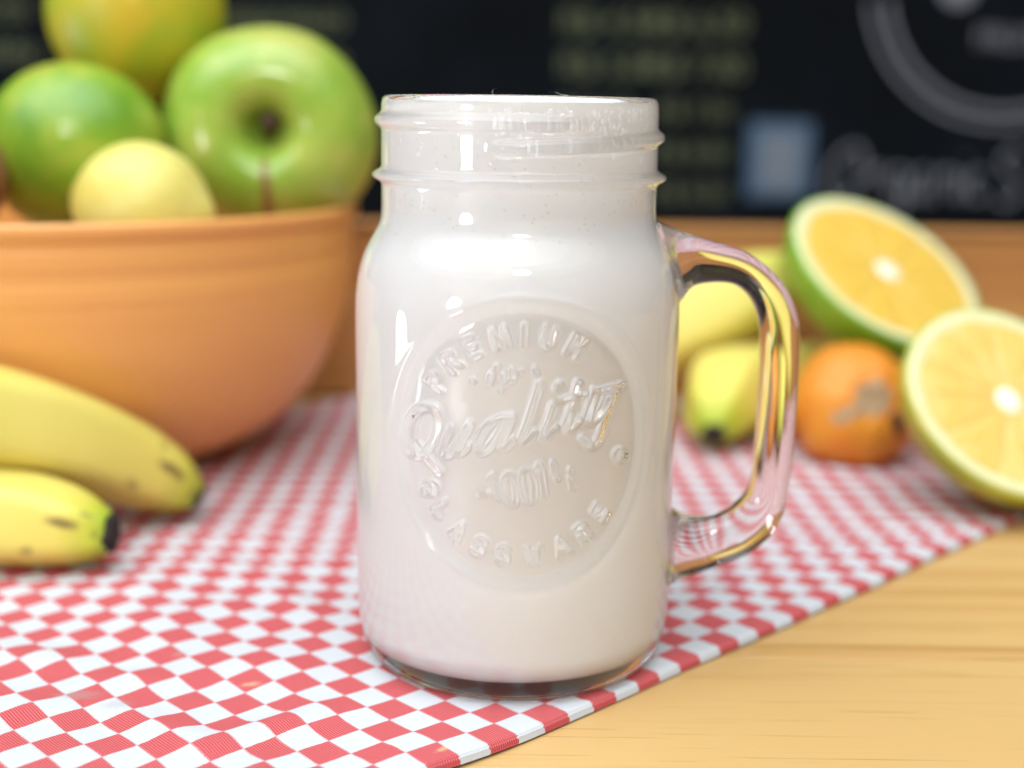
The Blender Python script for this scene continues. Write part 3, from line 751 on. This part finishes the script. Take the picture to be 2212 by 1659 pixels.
# ------------------------------------------------------------------ cut oranges
def half_orange(loc, rad, normal, roll, rind, flesh, label, nseg=10, depth=0.70, seed=0):
    t = tag(empty('orange_half', loc), label, 'cut orange'); aim(t, normal, roll)
    pr = [(0.0005, -depth)]
    for k in range(1, 30):
        ph = -math.pi / 2 + math.pi / 2 * k / 30; pr.append((math.cos(ph), math.sin(ph) * depth))
    pr += [(1.0, -0.02), (0.992, 0.0), (0.965, 0.004)]
    rn = Vector((seed, 2.0 * seed, 0))
    df = lambda v: Vector((v.x * (1 + .03 * noise.noise(Vector((v.x / rad, v.y / rad, seed)) * 0.9)), v.y * (1 + .03 * noise.noise(Vector((v.y / rad, v.x / rad, seed + 4)) * 0.9)), v.z))
    lathe('rind', [(r * rad, z * rad) for r, z in pr], 72, rind, t, df, close=False)
    lathe('pith', [(0.968 * rad, -0.02 * rad), (0.966 * rad, 0.006 * rad), (0.90 * rad, 0.002 * rad), (0.84 * rad, -0.012 * rad), (0.2 * rad, -0.012 * rad), (0.0005 * rad, -0.012 * rad)], 72, M['pith'], t, df, close=False)
    rnd = random.Random(seed)
    cuts = np.cumsum([0] + [rnd.uniform(0.8, 1.2) for _ in range(nseg)]); cuts = cuts / cuts[-1] * 2 * math.pi
    for a0, a1 in zip(cuts[:-1], cuts[1:]):
        V = []; U = []; nr, na = 9, 9
        r0, r1 = 0.10, 0.868 + rnd.uniform(-.012, .012)
        for i in range(nr):
            q = i / (nr - 1)
            for j in range(na):
                s = j / (na - 1); r = r0 + (r1 - r0) * q
                gap = 0.0014 / max(r, .1); a = a0 + gap + (a1 - a0 - 2 * gap) * s
                # round the outer corners of the wedge
                rr = r - 0.035 * q ** 3 * (abs(2 * s - 1) ** 4)
                hgt = 0.013 * (1 - max(abs(2 * s - 1) ** 5, abs(2 * q - 1) ** 6)) - 0.0095
                V.append(df(Vector((rr * rad * math.cos(a), rr * rad * math.sin(a), hgt * rad)))); U.append((a, r))
        mesh('segment', V, grid_faces(nr, na, wrap=False, flip=True), flesh, t, True, U)
    lathe('core', [(.14 * rad, -.013 * rad), (.10 * rad, .004 * rad), (.05 * rad, .007 * rad), (.0005 * rad, .010 * rad)], 20, M['core'], t,
          lambda v: v * (1 + 0.35 * noise.noise(v * (2.2 / rad) + rn)), close=False)
    return t
half_orange((0.1560, 0.228, 0.0715), 0.0448, (0.34, -0.52, 0.78), 0.4, M['rind_green'], M['flesh'], 'green-skinned orange half propped up on the mandarin', seed=3)
half_orange((0.1712, 0.125, 0.0384), 0.0385, (0.22, -0.70, 0.68), 0.2, M['rind_yellow'], M['flesh_pale'], 'pale orange half with a white core at the right edge', nseg=11, seed=8)

# ------------------------------------------------------------------ bananas
def banana(pts, radii, label, group=None, tip_r=0.30):
    """pts from the blossom tip to the stem"""
    n = 64; P = crom(pts, n); Rr = crom([(r,) for r in radii], n)[:, 0]
    t = tag(empty('banana', tuple(P[0])), label, 'banana', group)
    o0 = Vector(P[0])
    ns = 30; V = []; U = []
    up = Vector((0, 0, 1))
    for i in range(n):
        T = Vector(P[min(i + 1, n - 1)] - P[max(i - 1, 0)]).normalized()
        sd = T.cross(up).normalized(); u2 = sd.cross(T).normalized()
        for j in range(ns):
            a = 2 * math.pi * j / ns
            w5 = 2 * math.pi / 5; q5 = math.cos(w5 / 2) / math.cos(((a + 0.25) % w5) - w5 / 2)
            k = 1.09 * (0.22 + 0.78 * q5)                     # five flat sides with soft ridges
            v = Vector(P[i]) + (sd * math.cos(a) + u2 * math.sin(a)) * Rr[i] * k
            V.append(v - o0); U.append((j / ns, i / (n - 1)))
    F = grid_faces(n, ns) + [tuple(range(ns))[::-1], tuple(range((n - 1) * ns, n * ns))]
    mesh('peel', V, F, M['banana'], t, True, U)
    T = Vector(P[0] - P[1]).normalized(); tr = Rr[0] * 0.92
    bm = bmesh.new()
    sd = T.cross(up).normalized(); u2 = sd.cross(T).normalized()
    rings = []
    for q, rf in ((-0.0006, 1.0), (0.0012, 0.96), (0.0022, 0.82), (0.0026, 0.5), (0.0020, 0.2)):
        rings.append([bm.verts.new(T * q + (sd * math.cos(a) + u2 * math.sin(a)) * tr * rf * (1 + .12 * math.cos(5 * a + 1) + .05 * math.cos(3 * a))) for a in np.linspace(0, 2 * math.pi, 20, endpoint=False)])
    for r0, r1 in zip(rings, rings[1:]):
        for k in range(20): bm.faces.new((r0[k], r0[(k + 1) % 20], r1[(k + 1) % 20], r1[k]))
    bm.faces.new(rings[-1]); bmesh.ops.recalc_face_normals(bm, faces=bm.faces[:])
    bm_obj('blossom_tip', bm, M['tip'], t)
    return t
g1 = 'bananas lying on the cloth'
banana([(-.1040, .0980, .0085), (-.1080, .0965, .0115), (-.1145, .0935, .0165), (-.1243, .0880, .0232), (-.1378, .0770, .0325), (-.1522, .0660, .0405), (-.1700, .0560, .0465), (-.190, .0510, .0470), (-.215, .050, .040)],
       [.0058, .0092, .0122, .0146, .0160, .0162, .0160, .012, .007], 'yellow banana in front of the orange bowl, upper one of the left pair', g1)
banana([(-.1165, .0485, .0118), (-.1205, .0485, .0120), (-.1270, .0490, .0128), (-.1365, .0500, .0140), (-.1510, .0510, .0154), (-.170, .0500, .0170), (-.200, .050, .020), (-.225, .052, .022), (-.245, .058, .024)],
       [.0062, .0084, .0110, .0130, .0148, .0160, .0158, .012, .007], 'yellow banana nearest the left front, green end with a black tip', g1)
banana([(.0800, .1870, .0100), (.0812, .1925, .0125), (.0842, .2020, .0165), (.0915, .2180, .0200), (.110, .2390, .0190), (.135, .2560, .0185), (.163, .2660, .0190), (.195, .2720, .021), (.225, .275, .024)],
       [.0052, .0108, .0156, .0192, .0194, .0180, .0165, .011, .007], 'yellow banana pointing its black tip at the viewer behind the handle', g1)
banana([(.0240, .2500, .0160), (.0310, .2510, .0190), (.0420, .2525, .0235), (.0560, .2540, .0315), (.0740, .2560, .0418), (.0930, .2590, .0512), (.1090, .2610, .0590), (.1210, .2670, .0635), (.1340, .2740, .0650)],
       [.0055, .0090, .0135, .0178, .0197, .0195, .0172, .0120, .0085], 'yellow-green banana lying over the other behind the jar', g1)

# ------------------------------------------------------------------ blackboard
bd = tag(empty('blackboard', (0, 1.25, 0)), 'large black menu board with blurred chalk lettering behind the table', 'blackboard')
box('panel', -1.6, 1.6, 0.0, 0.02, -0.7, 1.1, M['board'], bd)
def text(s, x, z, size, mat, name='chalk_text'):
    cu = bpy.data.curves.new('tmp', 'FONT'); cu.body = s; cu.size = size; cu.extrude = 0.0003
    o = bpy.data.objects.new('tmp', cu); C.objects.link(o)
    bpy.context.view_layer.update()
    me = bpy.data.meshes.new_from_object(o.evaluated_get(bpy.context.evaluated_depsgraph_get()))
    bpy.data.objects.remove(o); bpy.data.curves.remove(cu)
    me.materials.clear(); me.materials.append(mat)
    q = bpy.data.objects.new(name, me); C.objects.link(q); q.parent = bd
    q.location = (x, -0.0008, z); q.rotation_euler = (R(90), 0, 0)
    return q
Y_, W_ = M['chalk_y'], M['chalk_w']
text('Sucos', -0.660, 0.236, 0.040, Y_); text('Caldo', -0.655, 0.186, 0.040, Y_)
text('espresso', -0.340, 0.228, 0.040, Y_); text('cappuccino', -0.380, 0.181, 0.040, Y_)
for i, (z, a, b) in enumerate([(0.228, 'R$ 4,50', 'R$ 6,50'), (0.179, 'R$ 5,00', 'R$ 7,00'), (0.131, 'R$ 5,50', 'R$ 7,50'), (0.083, '', 'R$ 8,00'), (0.036, '', 'R$ 8,50')]):
    sz = 0.037 if i < 2 else 0.028
    if a: text(a, 0.050, z, sz, Y_)
    text(b, 0.152 if i < 2 else 0.165, z, sz, Y_)
def ribbon(pts, wd, mat, name, n=None):
    P = crom(pts, n or 8 * len(pts)); V = []
    for i, p in enumerate(P):
        t = P[min(i + 1, len(P) - 1)] - P[max(i - 1, 0)]; t = t / max(np.linalg.norm(t), 1e-9); nn = np.array((-t[1], t[0])) * wd / 2
        for s in (-1, 1):
            for y in (-0.0009, -0.0001): V.append((p[0] + s * nn[0], y, p[1] + s * nn[1]))
    F = []
    for i in range(len(P) - 1):
        a = 4 * i; b = a + 4
        F += [(a, a + 2, b + 2, b), (a, b, b + 1, a + 1), (a + 2, a + 3, b + 3, b + 2)]
    return mesh(name, V, F, mat, bd, False)
def ring(cx, cz, r, wd): ribbon([(cx + r * math.cos(R(a)), cz + r * math.sin(R(a))) for a in range(188, 391, 7)], wd, W_, 'chalk_ring', 160)
ring(0.568, 0.290, 0.161, 0.0045); ring(0.571, 0.288, 0.143, 0.0055)
# a chalk blob and letters inside the ring
lathe('chalk_blob', [(0.0005, 0.0006), (0.020, 0.0006), (0.021, 0.0)], 24, W_, bd, close=False)
for o in [x for x in bd.children if x.name.startswith('chalk_blob')]: o.location = (0.510, -0.0004, 0.284); o.rotation_euler = (R(90), 0, 0)
text('FRUIT', 0.535, 0.218, 0.030, W_)
# flowing script after the sticker
sx = 0.372
SCRIPT = [[(.020, .098), (.006, .080), (.000, .058), (.006, .042), (.020, .040), (.036, .056), (.042, .080), (.034, .100), (.020, .098)],
          [(.052, .078), (.050, .060), (.048, .042), (.052, .066), (.066, .078)],
          [(.092, .074), (.078, .074), (.072, .058), (.078, .044), (.090, .054), (.094, .074), (.092, .040), (.084, .016), (.070, .018)],
          [(.118, .074), (.106, .072), (.100, .056), (.108, .044), (.118, .058), (.120, .074), (.120, .044), (.126, .044)],
          [(.132, .076), (.131, .042), (.134, .066), (.146, .074), (.150, .060), (.150, .042)],
          [(.160, .072), (.160, .042)], [(.162, .088), (.163, .090)],
          [(.186, .070), (.176, .074), (.170, .058), (.176, .043), (.188, .048)],
          [(.232, .094), (.216, .100), (.206, .086), (.218, .070), (.228, .054), (.216, .038), (.200, .044)]]
for pl in SCRIPT: ribbon([(sx + x, z) for x, z in pl], 0.0040, W_, 'chalk_script')
box('blue_sticker', 0.276, 0.350, -0.0016, -0.0002, 0.041, 0.129, M['blue'], bd)
box('sticker_mark', 0.290, 0.338, -0.0022, -0.0018, 0.050, 0.116, M['paleblue'], bd)
